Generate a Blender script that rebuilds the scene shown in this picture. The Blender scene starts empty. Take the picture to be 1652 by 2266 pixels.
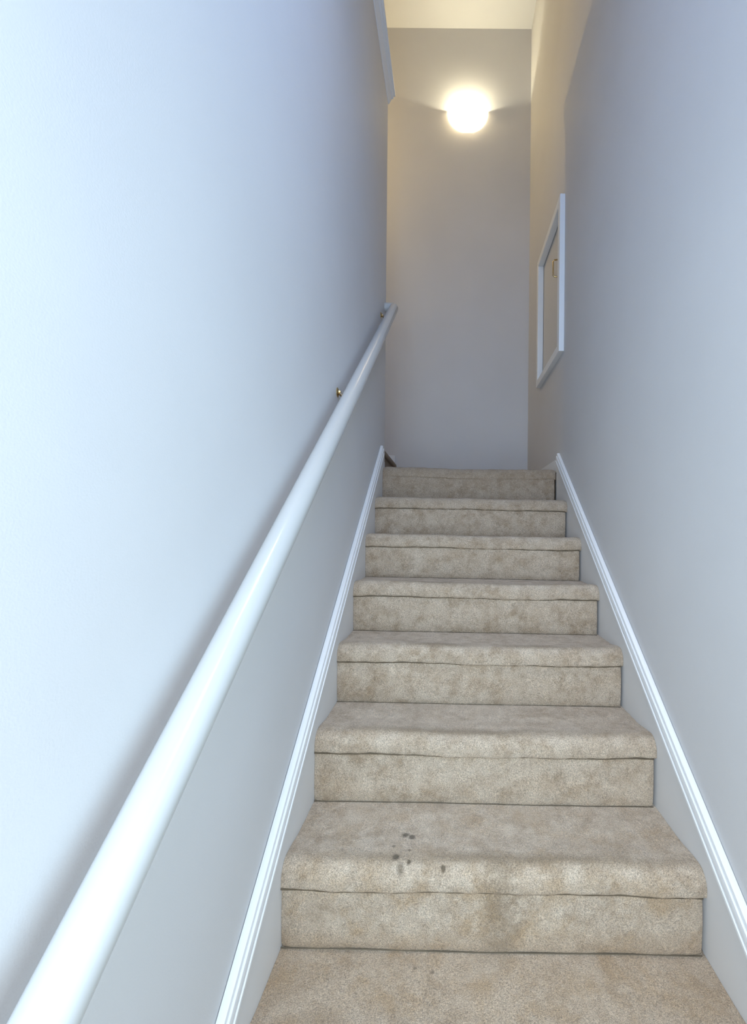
import bpy, bmesh, math, random
from mathutils import Vector, Matrix
random.seed(7)
S = bpy.context.scene
COL = S.collection
E = 1.566                      # eye height above the lower hall floor; heights below are given from the eye and lifted by E

# ------------------------------------------------------------------ camera
cam_d = bpy.data.cameras.new('camera'); cam = bpy.data.objects.new('camera', cam_d); COL.objects.link(cam)
cam_d.sensor_fit = 'AUTO'; cam_d.sensor_width = 36.0
cam_d.lens = 950.0 / 2266.0 * 36.0
cam_d.shift_x = -(993.5 - 826.0) / 2266.0
cam_d.shift_y = (1174.8 - 1133.0) / 2266.0
cam_d.clip_start = 0.02
ROLL = 0.00932
cam.matrix_world = Matrix.Translation((0, 0, E)) @ Matrix.Rotation(math.radians(90), 4, 'X') @ Matrix.Rotation(ROLL, 4, 'Z')
S.camera = cam

# ------------------------------------------------------------------ view, world, large lights
S.view_settings.view_transform = 'Standard'; S.view_settings.look = 'None'
S.view_settings.gamma = 1.0; S.view_settings.use_curve_mapping = False
S.view_settings.exposure = 0.0
S.cycles.max_bounces = 16; S.cycles.diffuse_bounces = 12

world = bpy.data.worlds.new('world'); S.world = world; world.use_nodes = True
wn = world.node_tree.nodes; wn['Background'].inputs[0].default_value = (0.55, 0.72, 1.0, 1); wn['Background'].inputs[1].default_value = 0.3

def area(name, loc, target, sx, sy, power, color):
    d = bpy.data.lights.new(name, 'AREA'); d.shape = 'RECTANGLE'; d.size = sx; d.size_y = sy; d.energy = power; d.color = color
    o = bpy.data.objects.new(name, d); COL.objects.link(o); o.location = loc
    o.rotation_euler = (Vector(target) - Vector(loc)).to_track_quat('-Z', 'Y').to_euler()
    return o
# daylight of the hall behind; wall fill and both window lights are added, unseen
area('daylight_hall', (0.11, -0.25, E - 0.1), (0.11, 2.0, E - 0.1), 0.95, 1.9, 12.8, (0.98, 0.95, 0.86))
area('right_wall_fill', (-0.28, -0.35, E + 0.1), (0.6, 1.2, E + 0.1), 0.3, 1.5, 16.0, (0.55, 0.78, 1.0))  # added fill aimed at the right wall
area('added_side_daylight', (0.655, 0.25, E + 0.10), (-0.4, 0.25, E + 0.10), 0.46, 1.30, 7.3, (0.46, 0.78, 1.0))  # added daylight from the right, its window is out of view
area('added_high_daylight', (0.50, 0.05, E + 1.8), (-0.4, 0.8, E + 1.0), 0.4, 1.2, 32.0, (0.36, 0.56, 1.0))  # added light out of view, brightens the left wall
area('tread_fill_light', (0.11, 0.9, E + 4.055), (0.11, 0.9, E), 0.16, 0.16, 3.0, (1.0, 0.93, 0.84)).data.spread = math.radians(46)  # added unseen downlight that brightens the treads
LAMP_POWER = 10.0
LAMP_COLOR = (1.0, 0.93, 0.66)
UPPER_POWER = 22.0
UPPER_COLOR = (1.0, 0.72, 0.30)

# ------------------------------------------------------------------ dimensions (x right, y away, heights from the eye)
XWL, XWR = -0.4055, 0.6304     # faces of the two walls
XL, XR = -0.3876, 0.6124       # ends of the treads (faces of the skirt boards)
RUN, RISE, Y0, H0 = 0.24491, 0.19207, 0.75548, -1.03949   # front and underside of nosing number 0
TILT = 0.01007
NOSE, THICK = 0.008, 0.050
YB = 3.486                     # face of the end wall
HC = 4.081                     # upper ceiling
YE = 2.665                     # end of the left wall
HL = H0 + 7 * RISE + THICK     # landing
HLEDGE = 2.67
YH = -1.5                      # rear wall of the lower hall
SL = RISE / RUN

# ------------------------------------------------------------------ materials
def mat(name):
    m = bpy.data.materials.new(name); m.use_nodes = True
    return m, m.node_tree.nodes, m.node_tree.links, m.node_tree.nodes['Principled BSDF']
def paint(name, col, rough=0.6, bump=0.02, scale=350.0, spec=0.35, patch=0.03):
    m, n, l, p = mat(name)
    tc = n.new('ShaderNodeTexCoord')
    nz = n.new('ShaderNodeTexNoise'); nz.inputs['Scale'].default_value = scale; nz.inputs['Detail'].default_value = 3
    l.new(tc.outputs['Object'], nz.inputs['Vector'])
    b = n.new('ShaderNodeBump'); b.inputs['Strength'].default_value = 0.35; b.inputs['Distance'].default_value = bump * 0.05
    l.new(nz.outputs['Fac'], b.inputs['Height']); l.new(b.outputs['Normal'], p.inputs['Normal'])
    n2 = n.new('ShaderNodeTexNoise'); n2.inputs['Scale'].default_value = 1.7; n2.inputs['Detail'].default_value = 4
    l.new(tc.outputs['Object'], n2.inputs['Vector'])
    r = n.new('ShaderNodeValToRGB'); l.new(n2.outputs['Fac'], r.inputs['Fac'])
    r.color_ramp.elements[0].position = 0.3; r.color_ramp.elements[1].position = 0.7
    r.color_ramp.elements[0].color = tuple(c * (1 - patch) for c in col) + (1,)
    r.color_ramp.elements[1].color = tuple(min(1, c * (1 + patch)) for c in col) + (1,)
    l.new(r.outputs['Color'], p.inputs['Base Color'])
    p.inputs['Roughness'].default_value = rough; p.inputs['Specular IOR Level'].default_value = spec
    return m
WALL = paint('wall_paint', (0.60, 0.595, 0.60), 0.65, 0.010)
CEIL = paint('ceiling_paint', (0.66, 0.66, 0.66), 0.8, spec=0.2)
TRIM = paint('trim_paint', (0.76, 0.775, 0.79), 0.38, 0.004, 60, 0.45, 0.01)
SKIRT = paint('skirt_paint', (0.66, 0.65, 0.645), 0.5, 0.006, 120, 0.4, 0.02)
RAILM = paint('rail_paint', (0.50, 0.505, 0.50), 0.20, 0.010, 38, 0.5, 0.01)
PANEL = paint('panel_paint', (0.60, 0.585, 0.56), 0.5, 0.01, 140, 0.4, 0.02)
WOOD = paint('hall_floor_wood', (0.42, 0.36, 0.29), 0.4, 0.01, 60, 0.4, 0.15)
def metal(name, col, rough):
    m, n, l, p = mat(name); p.inputs['Base Color'].default_value = col + (1,); p.inputs['Metallic'].default_value = 1.0; p.inputs['Roughness'].default_value = rough
    nz = n.new('ShaderNodeTexNoise'); nz.inputs['Scale'].default_value = 90; r = n.new('ShaderNodeMapRange')
    r.inputs['To Min'].default_value = rough * 0.7; r.inputs['To Max'].default_value = rough * 1.3
    l.new(nz.outputs['Fac'], r.inputs['Value']); l.new(r.outputs['Result'], p.inputs['Roughness'])
    return m
BRASS = metal('aged_brass', (0.62, 0.46, 0.22), 0.22)
DARKM = metal('dark_bronze', (0.30, 0.23, 0.15), 0.3)

def carpet(name, base=(0.525, 0.425, 0.322), spots=True):
    m, n, l, p = mat(name)
    tc = n.new('ShaderNodeTexCoord'); OC = tc.outputs['Object']
    def noise(scale, detail=3, rough=0.6, vec=OC):
        z = n.new('ShaderNodeTexNoise'); z.inputs['Scale'].default_value = scale; z.inputs['Detail'].default_value = detail; z.inputs['Roughness'].default_value = rough
        l.new(vec, z.inputs['Vector']); return z.outputs['Fac']
    def rng(src, a, b, c, d, clamp=True):
        r = n.new('ShaderNodeMapRange'); r.clamp = clamp
        for k, v in zip(('From Min', 'From Max', 'To Min', 'To Max'), (a, b, c, d)): r.inputs[k].default_value = v
        l.new(src, r.inputs['Value']); return r.outputs['Result']
    def mt(op, a, b=None, c=None):
        q = n.new('ShaderNodeMath'); q.operation = op
        for i, v in enumerate((a, b, c)):
            if v is None: continue
            if isinstance(v, (int, float)): q.inputs[i].default_value = v
            else: l.new(v, q.inputs[i])
        return q.outputs[0]
    def mix(fac, a, b, mode='MIX'):
        q = n.new('ShaderNodeMix'); q.data_type = 'RGBA'; q.blend_type = mode
        for s, v in ((q.inputs[0], fac), (q.inputs[6], a), (q.inputs[7], b)):
            if isinstance(v, (int, float)): s.default_value = v
            elif isinstance(v, tuple): s.default_value = v
            else: l.new(v, s)
        return q.outputs[2]
    def mp(off):
        q = n.new('ShaderNodeMapping'); q.inputs['Location'].default_value = (off, off * 0.7, off * 1.3); l.new(OC, q.inputs['Vector']); return q.outputs[0]
    # tuft-sized speckle in two sizes
    f1 = noise(430, 2, 0.7); f2 = noise(210, 3, 0.6); f3 = noise(900, 1, 0.5)
    speck = mt('ADD', mt('ADD', rng(f1, 0.3, 0.7, -0.44, 0.44), rng(f2, 0.3, 0.7, -0.17, 0.17)), rng(f3, 0.3, 0.7, -0.14, 0.14))
    # worn and soiled blotches
    blot = noise(13, 7, 0.72); blot2 = noise(27, 5, 0.68)
    b1 = rng(blot, 0.42, 0.64, 0.0, 1.0); b2 = rng(blot2, 0.46, 0.62, 0.0, 1.0)
    sep = n.new('ShaderNodeSeparateXYZ'); l.new(OC, sep.inputs[0]); X, Y, Z = sep.outputs
    c0 = mix(b1, base + (1,), (base[0] * 0.72, base[1] * 0.67, base[2] * 0.60, 1))
    c1 = mix(mt('MULTIPLY', b2, 0.7), c0, (base[0] * 1.16, base[1] * 1.20, base[2] * 1.24, 1))
    low = rng(Z, E - 0.90, E - 0.72, 1.0, 0.25)
    bl3 = rng(noise(12, 6, 0.65, mp(3.7)), 0.47, 0.63, 0.0, 1.0)
    c1 = mix(mt('MULTIPLY', mt('MULTIPLY', bl3, low), 0.75), c1, (base[0] * 0.80, base[1] * 0.68, base[2] * 0.50, 1))
    bl4 = rng(noise(12, 4, 0.6, mp(9.1)), 0.50, 0.66, 0.0, 1.0)
    c1 = mix(mt('MULTIPLY', bl4, 0.38), c1, (base[0] * 1.30, base[1] * 1.36, base[2] * 1.42, 1))
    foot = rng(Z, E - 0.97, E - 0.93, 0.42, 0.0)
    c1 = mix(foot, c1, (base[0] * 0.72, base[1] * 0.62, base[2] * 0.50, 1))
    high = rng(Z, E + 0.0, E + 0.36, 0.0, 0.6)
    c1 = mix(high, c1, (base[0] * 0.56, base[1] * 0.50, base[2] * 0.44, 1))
    # footfall soil along the crest of each nosing
    fr = mt('FRACT', mt('DIVIDE', mt('SUBTRACT', Y, Y0 - 10 * RUN), RUN))
    band = mt('MULTIPLY', rng(fr, 0.06, 0.12, 0, 1), rng(fr, 0.16, 0.27, 1, 0))
    mid = mt('MULTIPLY', rng(X, XL + 0.05, XL + 0.28, 0.25, 1), rng(X, XR - 0.32, XR - 0.05, 1, 0.35))
    st = n.new('ShaderNodeMapping'); st.inputs['Scale'].default_value = (4, 14, 14); l.new(OC, st.inputs['Vector'])
    band = mt('MULTIPLY', mt('MULTIPLY', band, mid), rng(noise(1.0, 3, 0.5, st.outputs[0]), 0.34, 0.54, 0.2, 1))
    c2 = mix(mt('MULTIPLY', band, 0.85), c1, (base[0] * 0.55, base[1] * 0.50, base[2] * 0.41, 1))
    if spots:
        acc = None
        wob = noise(60, 2)
        for sx, sy, r, k, on in SPOTS:
            dx = mt('SUBTRACT', X, sx); dy = mt('SUBTRACT', Y, sy)
            d = mt('SQRT', mt('ADD', mt('MULTIPLY', dx, dx), mt('MULTIPLY', dy, dy)))
            d = mt('ADD', d, mt('MULTIPLY', mt('SUBTRACT', wob, 0.5), r * 1.1))
            s = mt('MULTIPLY', rng(d, r * 0.5, r * 1.15, 1, 0), k)
            s = mt('MULTIPLY', s, rng(Z, E - 0.845, E - 0.825, 0 if on else 1, 1 if on else 0))
            acc = s if acc is None else mt('MAXIMUM', acc, s)
        c2 = mix(acc, c2, (0.085, 0.060, 0.030, 1))
        for sx, sy, r, k in SMEARS:
            dx = mt('SUBTRACT', X, sx); dy = mt('SUBTRACT', Y, sy)
            d = mt('SQRT', mt('ADD', mt('MULTIPLY', dx, dx), mt('MULTIPLY', dy, dy)))
            d = mt('ADD', d, mt('MULTIPLY', mt('SUBTRACT', blot2, 0.5), r * 2.2))
            c2 = mix(mt('MULTIPLY', mt('MULTIPLY', rng(d, r * 0.2, r * 1.3, 1, 0), k), rng(Z, E - 1.0, E - 0.98, 0, 1)), c2, (0.24, 0.17, 0.10, 1))
    g = n.new('ShaderNodeCombineColor')
    v = mt('ADD', speck, 1.0)
    for i in range(3): l.new(v, g.inputs[i])
    c3 = mix(1.0, c2, g.outputs[0], 'MULTIPLY')
    l.new(c3, p.inputs['Base Color'])
    p.inputs['Roughness'].default_value = 1.0; p.inputs['Specular IOR Level'].default_value = 0.08
    p.inputs['Sheen Weight'].default_value = 0.25; p.inputs['Sheen Roughness'].default_value = 0.6
    bp = n.new('ShaderNodeBump'); bp.inputs['Strength'].default_value = 0.9; bp.inputs['Distance'].default_value = 0.004
    hh = mt('ADD', mt('MULTIPLY', f1, 1.0), mt('MULTIPLY', f2, 0.8)); l.new(hh, bp.inputs['Height']); l.new(bp.outputs['Normal'], p.inputs['Normal'])
    return m
SPOTS = [(-0.1065, 1.121, 0.0105, 0.9, 1), (-0.0890, 1.114, 0.0095, 0.85, 1), (-0.131, 1.075, 0.005, 0.6, 1), (-0.1216, 1.036, 0.0105, 0.9, 1), (-0.091, 1.060, 0.004, 0.6, 1), (-0.0887, 1.024, 0.006, 0.85, 1),
         (-0.108, 1.012, 0.010, 0.6, 1), (-0.0068, 1.014, 0.006, 0.8, 1), (-0.069, 0.969, 0.005, 0.6, 0), (-0.028, 0.961, 0.005, 0.6, 0)]
SMEARS = [(0.1245, 1.016, 0.045, 0.50), (0.130, 1.002, 0.030, 0.25)]
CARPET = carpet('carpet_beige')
CARPET2 = carpet('carpet_beige_shaded', base=(0.36, 0.28, 0.20), spots=False)  # same beige carpet, colour darkened for the unlit upper flight

# ------------------------------------------------------------------ mesh helpers
def link(name, bm, m, parent=None, smooth=None, bevel=None):
    me = bpy.data.meshes.new(name)
    bmesh.ops.recalc_face_normals(bm, faces=bm.faces[:])
    bm.to_mesh(me); bm.free()
    if m: me.materials.append(m)
    o = bpy.data.objects.new(name, me); COL.objects.link(o)
    if parent: o.parent = parent
    if smooth is not None:
        for p in me.polygons: p.use_smooth = True
        if smooth < 180: me.set_sharp_from_angle(angle=math.radians(smooth))
    if bevel:
        b = o.modifiers.new('bevel', 'BEVEL'); b.width = bevel; b.segments = 2; b.limit_method = 'ANGLE'; b.angle_limit = math.radians(40)
    return o
def box(bm, x0, x1, y0, y1, h0, h1):
    vs = [bm.verts.new((x, y, E + h)) for x in (x0, x1) for y in (y0, y1) for h in (h0, h1)]
    for f in ((0, 1, 3, 2), (4, 6, 7, 5), (0, 4, 5, 1), (2, 3, 7, 6), (0, 2, 6, 4), (1, 5, 7, 3)): bm.faces.new([vs[i] for i in f])
def boxes(*bs):
    bm = bmesh.new()
    for b in bs: box(bm, *b)
    return bm
def prism_x(bm, poly, x0, x1):          # polygon in (y, h), extruded along x
    a = [bm.verts.new((x0, y, E + h)) for y, h in poly]; b = [bm.verts.new((x1, y, E + h)) for y, h in poly]
    n = len(poly); bm.faces.new(a); bm.faces.new(b[::-1])
    for i in range(n): bm.faces.new((a[i], a[(i + 1) % n], b[(i + 1) % n], b[i]))
def sweep(bm, sections):                # list of rings of world points
    rings = [[bm.verts.new(p) for p in s] for s in sections]; n = len(rings[0])
    for r0, r1 in zip(rings, rings[1:]):
        for i in range(n): bm.faces.new((r0[i], r0[(i + 1) % n], r1[(i + 1) % n], r1[i]))
    bm.faces.new(rings[0]); bm.faces.new(rings[-1][::-1])
def tube(bm, pts, r, seg=16, closed_ends=True):
    pts = [Vector(p) for p in pts]; secs = []
    for i, p in enumerate(pts):
        t = ((pts[i] - pts[i - 1]).normalized() if i else Vector()) + ((pts[i + 1] - pts[i]).normalized() if i < len(pts) - 1 else Vector())
        t.normalize(); ref = Vector((0, 0, 1)) if abs(t.z) < 0.9 else Vector((1, 0, 0))
        u = t.cross(ref).normalized(); v = u.cross(t)
        secs.append([p + u * r * math.cos(a) + v * r * math.sin(a) for a in [2 * math.pi * k / seg for k in range(seg)]])
    sweep(bm, secs)
def disc_x(bm, c, prof, seg=32, sgn=1):  # lathe about an x axis; prof = [(dx, r)]
    rings = []
    for dx, r in prof:
        rings.append([bm.verts.new((c[0] + sgn * dx, c[1] + r * math.cos(2 * math.pi * k / seg), c[2] + r * math.sin(2 * math.pi * k / seg))) for k in range(seg)])
    for a, b in zip(rings, rings[1:]):
        for i in range(seg): bm.faces.new((a[i], a[(i + 1) % seg], b[(i + 1) % seg], b[i]))
    bm.faces.new(rings[0]); bm.faces.new(rings[-1][::-1])
def struct(name, bm, m, **k):
    o = link(name, bm, m, **k); o['kind'] = 'structure'; return o
def thing(name, label, cat, loc=(0, 0, 0), group=None):
    o = bpy.data.objects.new(name, None); COL.objects.link(o); o.location = loc; o.empty_display_size = 0.1
    o['label'] = label; o['category'] = cat
    if group: o['group'] = group
    return o
def adopt(root, *obs):                  # keep world-space meshes in place under a thing that sits elsewhere
    for o in obs:
        o.parent = root; o.matrix_parent_inverse = Matrix.Translation(root.location).inverted()

# ------------------------------------------------------------------ room shell
TW = 0.12
XFL = -1.55                             # outer wall of the upper flight
# left wall: a full-height partition in the lower hall, cut off level under the ledge beside the well
struct('wall_left', boxes((XWL - TW, XWL, YH, YE, -E, HLEDGE)), WALL)
# right wall with the opening of the access panel
PY0, PY1, PH0, PH1 = 2.425, 3.005, 1.04, 1.866
struct('wall_right', boxes((XWR, XWR + TW, YH, 0.0, -E, HC), (XWR, XWR + TW, 0.0, 0.5, -E, -0.58), (XWR, XWR + TW, 0.0, 0.5, 0.78, HC), (XWR, XWR + TW, 0.5, PY0, -E, HC), (XWR, XWR + TW, PY1, YB, -E, HC), (XWR, XWR + TW, PY0, PY1, -E, PH0), (XWR, XWR + TW, PY0, PY1, PH1, HC),
                           (XWR + TW, XWR + TW + 0.02, PY0 - 0.1, PY1 + 0.1, PH0 - 0.1, PH1 + 0.1)), WALL)
struct('wall_back', boxes((XFL - TW, XWR + TW, YB, YB + TW, -E, HC)), WALL)
struct('wall_outer', boxes((XFL - TW, XFL, -1.2, YB, 0.0, HC)), WALL)
# rear wall of the hall with the door opening, header over the hall
DX0, DX1, DH1 = -0.18, 0.50, 0.50
struct('wall_rear', boxes((XWL - TW, XL + 0.02, YH - TW, YH, -E, 0.9), (XWR - 0.03, XWR + TW, YH - TW, YH, -E, 0.9), (XL + 0.02, XWR - 0.03, YH - TW, YH, 0.62, 0.9)), WALL)
struct('wall_header', boxes((XWL - 0.001, XWR + 0.001, -0.12, 0.0, 0.9, HC), (XFL, XWL - TW, -1.2, -1.1, 2.3, HC)), WALL)
struct('ceiling', boxes((XFL - TW, XWR + TW, -1.2, YB + TW, HC, HC + 0.1), (XWL - TW, XWR + TW, YH - TW, 0.0, 0.82, 0.9)), CEIL)
struct('floor', boxes((XWL - TW, XWR + TW, YH - TW, 0.35, -E - 0.1, -E)), WOOD)
struct('floor_landing', boxes((XWL - 0.06, XWR, Y0 + 7 * RUN + 0.09, YB, HL - 0.2, HL)), CARPET2)
struct('floor_upper', boxes((XFL, XWL - TW, -1.2, 0.42, 2.20, 2.30)), CARPET2)
# glazed entry door behind the camera
dr = struct('door_1', boxes((XL + 0.04, 0.02, YH - 0.07, YH - 0.03, -E, 0.6), (0.58 - 0.02, XWR - 0.05, YH - 0.07, YH - 0.03, -E, 0.6), (0.02, 0.56, YH - 0.07, YH - 0.03, -E, -1.0), (0.02, 0.56, YH - 0.07, YH - 0.03, 0.50, 0.6)), TRIM, bevel=0.003)

# added windows, out of view, framing the side and high daylight lights
gm, gn, gl, gp = mat('added_window_glass'); gp.inputs['Base Color'].default_value = (0.9, 0.95, 1, 1); gp.inputs['Roughness'].default_value = 0.05; gp.inputs['Transmission Weight'].default_value = 1.0
def win(name, fr, pane):
    w = struct(name, boxes(*fr), TRIM, bevel=0.003); link('added_window_pane', boxes(pane), gm, w)
win('added_window_1', [(XWR - 0.012, XWR + 0.02, -0.05, 0.0, -0.63, 0.83), (XWR - 0.012, XWR + 0.02, 0.5, 0.55, -0.63, 0.83), (XWR - 0.012, XWR + 0.02, 0.0, 0.5, -0.63, -0.58), (XWR - 0.012, XWR + 0.02, 0.0, 0.5, 0.78, 0.83)],
    (XWR + 0.07, XWR + 0.076, 0.0, 0.5, -0.58, 0.78))
win('added_window_2', [(0.20, 0.25, 0.0, 0.02, 1.15, 2.45), (0.575, 0.62, 0.0, 0.02, 1.15, 2.45), (0.25, 0.575, 0.0, 0.02, 1.15, 1.20), (0.25, 0.575, 0.0, 0.02, 2.40, 2.45)],
    (0.25, 0.575, 0.001, 0.006, 1.20, 2.40))

SEAM_SHADE = paint('seam_shade', (0.13, 0.105, 0.075), 0.95, 0.04, 400, 0.05, 0.3)  # dark colour of the strips that stand in for crevice shade
# ------------------------------------------------------------------ carpeted stairs
def step_tread(yf, hb, x0, x1, depth, seed, m, name='tread', parent=None, tilt=TILT, flush=False):
    """tread with a wrapped, rounded nosing; profile runs from the back of the tread round the nose and under it"""
    prof = []; edges = []
    R1, R2 = 0.036, 0.008; ht = hb + THICK; crest = 0.010
    nb = 18
    for k in range(nb + 1):
        y = yf + depth - (depth - R1) * k / nb; q = max(0.0, min(1.0, 1 - (y - yf - R1) / 0.10)); q = q * q * (3 - 2 * q)
        prof.append((y, ht + crest * q))
    for k in range(1, 9):
        a = math.pi / 2 * k / 8; prof.append((yf + R1 - R1 * math.sin(a), ht + crest - (R1 + 0.004) * (1 - math.cos(a))))
    prof.append((yf, hb + R2 + 0.002))
    for k in range(1, 6):
        a = math.pi / 2 * k / 5; prof.append((yf + R2 - R2 * math.cos(a), hb + R2 - R2 * math.sin(a)))
    prof.append((yf + NOSE + 0.03, hb + 0.001))
    if flush: prof = prof[:-6] + [(yf, hb + 0.002), (yf + 0.03, hb + 0.001)]
    n = 150; bm = bmesh.new(); rnd = random.Random(seed)
    ph = [rnd.uniform(0, 6.3) for _ in range(6)]
    rows = []
    for i in range(n + 1):
        t = i / n; x = x0 + (x1 - x0) * t
        w = 0.0016 * math.sin(7 * t + ph[0]) + 0.0011 * math.sin(17 * t + ph[1]) + 0.0007 * math.sin(41 * t + ph[2]) + 0.0005 * math.sin(97 * t + ph[3])
        dent = -0.0035 * math.exp(-((t - 0.52) / 0.25) ** 2)         # trodden middle
        row = []
        for j, (y, h) in enumerate(prof):
            f = min(1.0, j / nb) if j <= nb else 1.0
            # the roll tucks in slightly at the two ends
            e = min(t, 1 - t) * (x1 - x0); tuck = 0.006 * math.exp(-(e / 0.012) ** 2) * f
            row.append(bm.verts.new((x, y + tuck + w * f * 0.7, E + h + (w + dent) * (f ** 3) - tuck * 0.6 - tilt * ((x - x0) / (x1 - x0) - 0.5) + rnd.uniform(-1, 1) * 0.0004)))
        rows.append(row)
    for a, b in zip(rows, rows[1:]):
        for j in range(len(prof) - 1): bm.faces.new((a[j], a[j + 1], b[j + 1], b[j]))
    # close with a flat underside so the piece is solid
    if not flush:
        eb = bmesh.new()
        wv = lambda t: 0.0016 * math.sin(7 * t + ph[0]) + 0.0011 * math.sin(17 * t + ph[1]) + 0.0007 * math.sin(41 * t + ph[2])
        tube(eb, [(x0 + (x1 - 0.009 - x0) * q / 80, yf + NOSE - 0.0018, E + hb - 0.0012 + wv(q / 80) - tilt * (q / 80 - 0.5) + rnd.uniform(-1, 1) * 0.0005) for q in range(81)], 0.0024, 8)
        edges.append(link('nosing_shade_strip', eb, SEAM_SHADE, None, smooth=60))  # dark strip drawn as the shade line below the nosing
    base = []
    for r, x in zip((rows[0], rows[-1]), (x0, x1)):
        q = bm.verts.new((x, yf + depth, E + hb + 0.001 - tilt * ((x - x0) / (x1 - x0) - 0.5))); base.append(q); bm.faces.new(r + [q])
    bm.faces.new([base[0]] + [r[-1] for r in rows] + [base[1]]); bm.faces.new([base[1]] + [r[0] for r in rows][::-1] + [base[0]])
    o = link(name, bm, m, parent, smooth=60)
    for e_ in edges: e_.parent = o; e_['label'] = 'dark strip in place of the shade under the nosing'
    return o
def step_riser(yr, h0, h1, x0, x1, seed, m, parent=None, tilt=TILT):
    bm = bmesh.new(); rnd = random.Random(seed); n, k = 130, 14
    ph = [rnd.uniform(0, 6.3) for _ in range(4)]; rows = []
    for i in range(n + 1):
        t = i / n; x = x0 + (x1 - x0) * t; row = []
        for j in range(k + 1):
            s = j / k; h = h0 + (h1 - h0) * s
            bulge = 0.004 * math.sin(math.pi * min(1, s * 1.0)) ** 0.6
            e = min(t, 1 - t) * (x1 - x0); tuck = 0.005 * math.exp(-(e / 0.008) ** 2)
            w = 0.0012 * math.sin(9 * t + ph[0] + 2 * s) + 0.0008 * math.sin(31 * t + ph[1])
            toe = 0.004 * math.exp(-(s / 0.06) ** 2)
            row.append(bm.verts.new((x, yr - bulge + tuck + toe + w + rnd.uniform(-1, 1) * 0.0004, E + h - tilt * ((x - x0) / (x1 - x0) - 0.5))))
        rows.append(row)
    for a, b in zip(rows, rows[1:]):
        for j in range(k): bm.faces.new((a[j], a[j + 1], b[j + 1], b[j]))
    bb = [[bm.verts.new((x, yr + 0.03, E + h - tilt * (f - 0.5))) for h in (h0, h1)] for x, f in ((x0, 0), (x1, 1))]
    bm.faces.new(rows[0] + [bb[0][1], bb[0][0]]); bm.faces.new(rows[-1] + [bb[1][1], bb[1][0]])
    bm.faces.new([r[0] for r in rows] + [bb[1][0], bb[0][0]]); bm.faces.new([r[-1] for r in rows] + [bb[1][1], bb[0][1]])
    bm.faces.new((bb[0][0], bb[0][1], bb[1][1], bb[1][0]))
    o = link('riser', bm, m, parent, smooth=60)
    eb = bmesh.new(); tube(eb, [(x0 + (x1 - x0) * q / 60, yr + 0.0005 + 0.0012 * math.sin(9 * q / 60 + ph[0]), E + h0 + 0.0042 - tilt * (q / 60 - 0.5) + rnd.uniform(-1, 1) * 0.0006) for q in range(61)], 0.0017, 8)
    e_ = link('riser_shade_strip', eb, SEAM_SHADE, o, smooth=60); e_['label'] = 'dark strip in place of the shade where the riser meets the tread below'  # dark strip drawn as the shade line at the riser foot
    return o

stairs = thing('staircase', 'straight flight of stairs carpeted in worn beige pile, rising between two walls to the landing', 'stairs')
for i in range(-2, 8):
    yf, hb = Y0 + RUN * i, H0 + RISE * i
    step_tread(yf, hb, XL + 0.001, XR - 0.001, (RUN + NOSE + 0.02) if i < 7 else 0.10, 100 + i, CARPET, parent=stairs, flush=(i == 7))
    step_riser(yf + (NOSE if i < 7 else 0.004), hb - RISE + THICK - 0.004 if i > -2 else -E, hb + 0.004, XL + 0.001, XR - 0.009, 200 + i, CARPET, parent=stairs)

# skirt boards with a moulded cap; cross-section given as (out from the wall, height above the slope line)
def slope_run(y0, y1, prof_pts, wall_x, sgn, off, end_rake=0.0):
    bm = bmesh.new(); secs = []
    for y in (y0, y1):
        secs.append([Vector((wall_x + sgn * d, y + (0 if y == y0 else end_rake * v), E + SL * y + off + v)) for d, v in prof_pts])
    sweep(bm, secs); return bm
CAP = [(0.000, 0.000), (0.019, 0.000), (0.0225, 0.002), (0.0225, 0.0095), (0.0190, 0.0105), (0.0155, 0.0115), (0.0155, 0.0135), (0.0205, 0.0155), (0.0215, 0.026), (0.0195, 0.0375),
       (0.0130, 0.0385), (0.0130, 0.0405), (0.0155, 0.0415), (0.0145, 0.051), (0.010, 0.0545), (0.000, 0.0545)]
def skirt(side, wall_x, sgn, off, ytop):
    bm = bmesh.new()
    # board: top follows the slope, bottom well below the treads
    poly = [(-0.05, -E), (0.35, -E)] + [(YY, SL * YY + off - 0.62) for YY in (0.55, ytop)] + [(ytop, SL * ytop + off + 0.002), (-0.05, SL * -0.05 + off + 0.002)]
    wall_x += sgn * 0.0015
    prism_x(bm, poly, wall_x, wall_x + sgn * 0.0170)
    b = link('skirt_board', bm, SKIRT, stairs)
    c = link('cap_molding', slope_run(-0.05, ytop, CAP, wall_x, sgn, off), TRIM, b, smooth=32)
    c['label'] = 'bright white moulding along the top of the board'
    return b
skirt('left', XWL, 1, -1.522, 2.500)
skirt('right', XWR, -1, -1.536, 2.466)

# baseboards of the landing
def baseboard(name, bm): return struct(name, bm, TRIM, bevel=0.002)
baseboard('baseboard_right', boxes((XWR - 0.012, XWR, 2.466, YB, HL - 0.01, HL + 0.068)))
baseboard('baseboard_back', boxes((-0.44, XWR - 0.012, YB - 0.012, YB, HL - 0.01, HL + 0.068)))
baseboard('baseboard_left', boxes((XWL - TW, XWL, YE, YE + 0.012, HL - 0.01, HL + 0.07)))
baseboard('baseboard_back_upper', boxes((XFL, -0.447, YB - 0.014, YB, HL + RISE - 0.01, HL + RISE + 0.06)))

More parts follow.
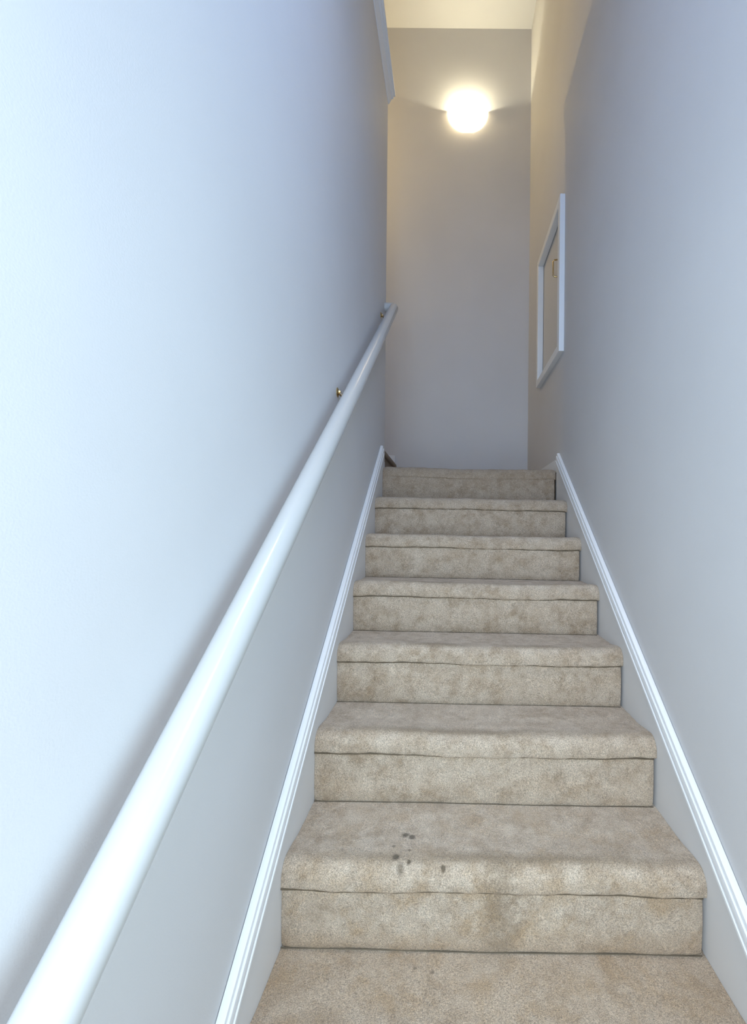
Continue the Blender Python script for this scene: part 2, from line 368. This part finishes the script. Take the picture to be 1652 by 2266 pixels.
cl = thing('added_ceiling_lamp', 'added round flush downlight, unseen, high over the middle of the stairs', 'lamp', (0.11, 0.9, E + HC))  # lamp body added out of view for the tread fill
bm = bmesh.new()
for r0, r1, z0, z1 in ((0.17, 0.17, 0.0, -0.015),):
    bmesh.ops.create_cone(bm, cap_ends=True, segments=48, radius1=0.13, radius2=0.13, depth=0.018, matrix=Matrix.Translation((0.11, 0.9, E + HC - 0.009)))
clb = link('added_lamp_base', bm, TRIM, smooth=40); adopt(cl, clb)

# ------------------------------------------------------------------ upper flight, turning left at the landing
up = thing('upper_staircase', 'beige carpeted winder step turning left off the landing behind the left wall', 'stairs')
h1 = HL + RISE
bm = bmesh.new(); prof = [(-0.455, HL - 0.01), (-0.450, HL + 0.11), (-0.449, HL + 0.143), (-0.436, HL + 0.146), (-0.432, HL + 0.158), (-0.434, HL + 0.176), (-0.445, HL + 0.188), (-0.462, h1), (XFL + 0.002, h1), (XFL + 0.002, HL - 0.01)]
a = [bm.verts.new((x, YE + 0.002, E + h)) for x, h in prof]; b = [bm.verts.new((x, YB - 0.002, E + h)) for x, h in prof]; n = len(prof)
bm.faces.new(a); bm.faces.new(b[::-1])
for i in range(n): bm.faces.new((a[i], a[(i + 1) % n], b[(i + 1) % n], b[i]))
link('winder_platform', bm, CARPET2, up, smooth=60)
for k in range(9):
    yf = YE - 0.03 - RUN * k; hb = h1 + RISE * (k + 1)
    bm = bmesh.new(); R = 0.03
    pts = [(yf + 0.012, hb - RISE), (yf + 0.012, hb - 0.045), (yf, hb - 0.040), (yf, hb - R)] 
    pts = [(yf - 0.012, hb - RISE), (yf - 0.012, hb - 0.045), (yf, hb - 0.042), (yf + 0.002, hb - R), (yf - 0.008, hb - 0.01), (yf - R, hb), (yf - RUN - 0.03, hb), (yf - RUN - 0.03, hb - RISE)]
    prism_x(bm, pts, XFL + 0.002, XWL - TW - 0.002)
    link('step', bm, CARPET2, up, smooth=60)

# ------------------------------------------------------------------ ledge moulding along the top of the left wall
# cross-section in (x, h), run along y
led = [(XWL - TW - 0.03, 2.690), (XWL, 2.690), (XWL, 2.655), (XWL + 0.006, 2.657), (XWL + 0.012, 2.668), (XWL + 0.018, 2.680), (XWL + 0.022, 2.688), (XWL + 0.032, 2.690), (XWL + 0.034, 2.694),
       (XWL + 0.034, 2.702), (XWL + 0.044, 2.704), (XWL + 0.046, 2.710), (XWL + 0.042, 2.716), (XWL - TW - 0.03, 2.716)]
bm = bmesh.new(); sweep(bm, [[(x, y, E + h) for x, h in led] for y in (-0.001, YE + 0.012)])
struct('trim_1', bm, TRIM, smooth=35)

# ------------------------------------------------------------------ handrail
hr = thing('handrail', 'white painted round handrail running up along the left wall', 'handrail', (XWL, 1.4, E + 0.39))
RX, RR = XWL + 0.0555, 0.0275
RS = 0.798
def rail_h(y): return -0.734 + RS * y
def ring(c, u, v, r, flat=None, seg=40):
    out = []
    for k in range(seg):
        a = 2 * math.pi * k / seg; cu, cv = r * math.cos(a), r * math.sin(a)
        if flat is not None and cv < -flat: cv = -flat
        out.append(Vector(c) + u * cu + v * cv)
    return out
d = Vector((0, 1, RS)).normalized(); nrm = Vector((0, -d.z, d.y))
YEND = 2.628
end = Vector((RX, YEND, E + rail_h(YEND))); start = Vector((RX, -0.08, E + rail_h(-0.08)))
X1 = Vector((1, 0, 0))
secs = [ring(start, X1, nrm, RR, 0.024)]
for t in (0.25, 0.5, 0.75): secs.append(ring(start.lerp(end, t), X1, nrm, RR, 0.024))
base = ring(end, X1, nrm, RR, 0.024)
secs.append([p + d * (-(p.x - end.x)) for p in base])                 # mitred to meet the return
bm = bmesh.new(); sweep(bm, secs); rail = link('rail', bm, RAILM, smooth=50)
ret = [[p + d * (-(p.x - end.x)) for p in base], [Vector((XWL, p.y, p.z)) + d * 0 for p in [q + d * (-(q.x - end.x)) for q in base]]]
# the return keeps its section: shift along d so the far ring sits square on the wall
sec0 = [p + d * (-(p.x - end.x)) for p in base]
bm = bmesh.new()
k0 = [Vector((p.x, p.y, p.z)) for p in sec0]; k1 = [Vector((XWL, p.y, p.z)) for p in sec0]
sweep(bm, [k0, k1]); rtn = link('wall_return', bm, RAILM, smooth=50)
adopt(hr, rail, rtn)
def bracket(y):
    h = rail_h(y) - 0.002; c = (XWL, y, E + h)
    bm = bmesh.new(); disc_x(bm, c, [(0.0, 0.017), (0.002, 0.017), (0.004, 0.013), (0.006, 0.008), (0.012, 0.006)])
    ros = link('bracket', bm, BRASS, smooth=40); adopt(hr, ros)
    bm = bmesh.new(); tube(bm, [(XWL + 0.006, y, E + h), (XWL + 0.02, y, E + h - 0.016), (XWL + 0.038, y, E + h - 0.026), (RX, y, E + h - 0.020), (RX, y, E + h - 0.008)], 0.0055)
    arm = link('bracket_arm', bm, DARKM, smooth=40); arm.parent = ros
for y in (1.540, 2.475): bracket(y)

# ------------------------------------------------------------------ wall sconce
SX, SH = 0.118, 3.405
sc = thing('wall_sconce', 'lit half-bowl frosted glass wall lamp high on the end wall', 'lamp', (SX, YB, E + SH - 0.08))
m, n_, l_, p_ = mat('frosted_shade_glass')
tr = n_.new('ShaderNodeBsdfTranslucent'); tr.inputs[0].default_value = (1.0, 0.93, 0.80, 1)
p_.inputs['Base Color'].default_value = (0.95, 0.93, 0.88, 1); p_.inputs['Roughness'].default_value = 0.3
p_.inputs['Emission Color'].default_value = (1.0, 0.90, 0.70, 1); p_.inputs['Emission Strength'].default_value = 2.2
mx = n_.new('ShaderNodeMixShader'); mx.inputs[0].default_value = 0.35
l_.new(p_.outputs[0], mx.inputs[1]); l_.new(tr.outputs[0], mx.inputs[2]); l_.new(mx.outputs[0], n_['Material Output'].inputs[0])
GLASS = m
A_, B_, C_ = 0.160, 0.122, 0.165
def bowl(bm, k, dz=0.0):
    rows = []
    for j in range(15):
        f = math.pi / 2 * j / 14
        rr = math.cos(f) ** 0.8 if j < 14 else 0.0
        rr = max(rr, 0.10); hh = -C_ * k * math.sin(f)
        rows.append([bm.verts.new((SX + A_ * k * rr * math.cos(g), YB - 0.004 - B_ * k * rr * math.sin(g), E + SH + hh + dz)) for g in [math.pi * q / 40 for q in range(41)]])
    return rows
bm = bmesh.new(); o_ = bowl(bm, 1.0); i_ = bowl(bm, 0.965)
for R_ in (o_, i_):
    for a, b in zip(R_, R_[1:]):
        for i in range(40): bm.faces.new((a[i], a[i + 1], b[i + 1], b[i]))
    bm.faces.new(R_[-1])
for i in range(40): bm.faces.new((o_[0][i], o_[0][i + 1], i_[0][i + 1], i_[0][i]))
for q in (0, 40):
    for j in range(14): bm.faces.new((o_[j][q], o_[j + 1][q], i_[j + 1][q], i_[j][q]))
shade = link('lamp_shade', bm, GLASS, smooth=50)
bm = boxes((SX - 0.055, SX + 0.055, YB - 0.006, YB, SH - 0.12, SH - 0.02)); plate = link('backplate', bm, TRIM, bevel=0.002)
bm = bmesh.new(); c = Vector((SX, YB - 0.055, E + SH - 0.075)); bmesh.ops.create_uvsphere(bm, u_segments=20, v_segments=12, radius=0.024, matrix=Matrix.Translation(c))
m, n_, l_, p_ = mat('bulb_glow'); p_.inputs['Emission Color'].default_value = LAMP_COLOR + (1,); p_.inputs['Emission Strength'].default_value = 6
bulb = link('bulb', bm, m, smooth=180)
bm = bmesh.new(); tube(bm, [(SX, YB - 0.004, E + SH - 0.10), (SX, YB - 0.055, E + SH - 0.112), (SX, YB - 0.055, E + SH - 0.095)], 0.011)
sock = link('socket', bm, TRIM, smooth=40)
adopt(sc, shade, plate, bulb, sock)
ld = bpy.data.lights.new('sconce_light', 'POINT'); ld.energy = LAMP_POWER; ld.color = LAMP_COLOR; ld.shadow_soft_size = 0.026
lo = bpy.data.objects.new('sconce_light', ld); COL.objects.link(lo); lo.location = (SX, YB - 0.055, E + SH - 0.043)

# lamp of the upper flight, out of view on the outer wall beyond the left wall
ul = thing('upper_wall_lamp', 'small globe lamp on the outer wall of the upper flight, behind the left wall', 'lamp', (XFL, 2.90, E + 3.00))
bm = bmesh.new(); disc_x(bm, (XFL, 2.90, E + 3.00), [(0, 0.05), (0.012, 0.05), (0.018, 0.03), (0.05, 0.02)])
upl = link('backplate', bm, TRIM, smooth=40)
m, n_, l_, p_ = mat('globe_glow'); p_.inputs['Emission Color'].default_value = UPPER_COLOR + (1,); p_.inputs['Emission Strength'].default_value = 3
bm = bmesh.new(); bmesh.ops.create_uvsphere(bm, u_segments=24, v_segments=14, radius=0.045, matrix=Matrix.Translation((XFL + 0.085, 2.90, E + 3.00)))
glb = link('globe', bm, m, smooth=180); adopt(ul, upl, glb)
ld = bpy.data.lights.new('upper_lamp_light', 'POINT'); ld.energy = UPPER_POWER; ld.color = UPPER_COLOR; ld.shadow_soft_size = 0.025
lo = bpy.data.objects.new('upper_lamp_light', ld); COL.objects.link(lo); lo.location = (XFL + 0.19, 2.90, E + 3.00)

# ------------------------------------------------------------------ access panel in the right wall
ap = thing('access_panel', 'framed storage hatch with a brass pull, set in the right wall above the landing', 'cupboard door', (XWR, 2.715, E + PH0))
FX = 0.602; fy0, fy1, fh0, fh1 = 2.400, 3.032, 1.012, 1.893; FW = 0.045
def frame_piece(poly):
    bm = bmesh.new(); a = [bm.verts.new((XWR + 0.010, y, E + h)) for y, h in poly]; b = [bm.verts.new((FX, y, E + h)) for y, h in poly]
    bm.faces.new(a); bm.faces.new(b[::-1])
    for i in range(4): bm.faces.new((a[i], a[(i + 1) % 4], b[(i + 1) % 4], b[i]))
    return link('frame_rail', bm, TRIM, bevel=0.003)
fo = [(fy0, fh0), (fy1, fh0), (fy1, fh1), (fy0, fh1)]; fi = [(fy0 + FW, fh0 + FW), (fy1 - FW, fh0 + FW), (fy1 - FW, fh1 - FW), (fy0 + FW, fh1 - FW)]
pcs = [frame_piece([fo[i], fo[(i + 1) % 4], fi[(i + 1) % 4], fi[i]]) for i in range(4)]
door = link('door', boxes((XWR + 0.012, XWR + 0.030, PY0 + 0.002, PY1 - 0.002, PH0 + 0.002, PH1 - 0.002)), PANEL, bevel=0.002)
adopt(ap, door, *pcs)
bm = bmesh.new(); hx = 0.608; dx_ = XWR + 0.012
tube(bm, [(dx_, 2.575, E + 1.528), (hx + 0.006, 2.575, E + 1.532), (hx, 2.575, E + 1.540), (hx, 2.575, E + 1.622), (hx + 0.006, 2.575, E + 1.630), (dx_, 2.575, E + 1.634)], 0.0042, 12)
disc_x(bm, (dx_, 2.575, E + 1.528), [(0, 0.009), (0.003, 0.009), (0.005, 0.006)], 20, -1); disc_x(bm, (dx_, 2.575, E + 1.634), [(0, 0.009), (0.003, 0.009), (0.005, 0.006)], 20, -1)
hd = link('handle', bm, BRASS, smooth=40); hd['label'] = 'aged brass pull handle'
hd.parent = door
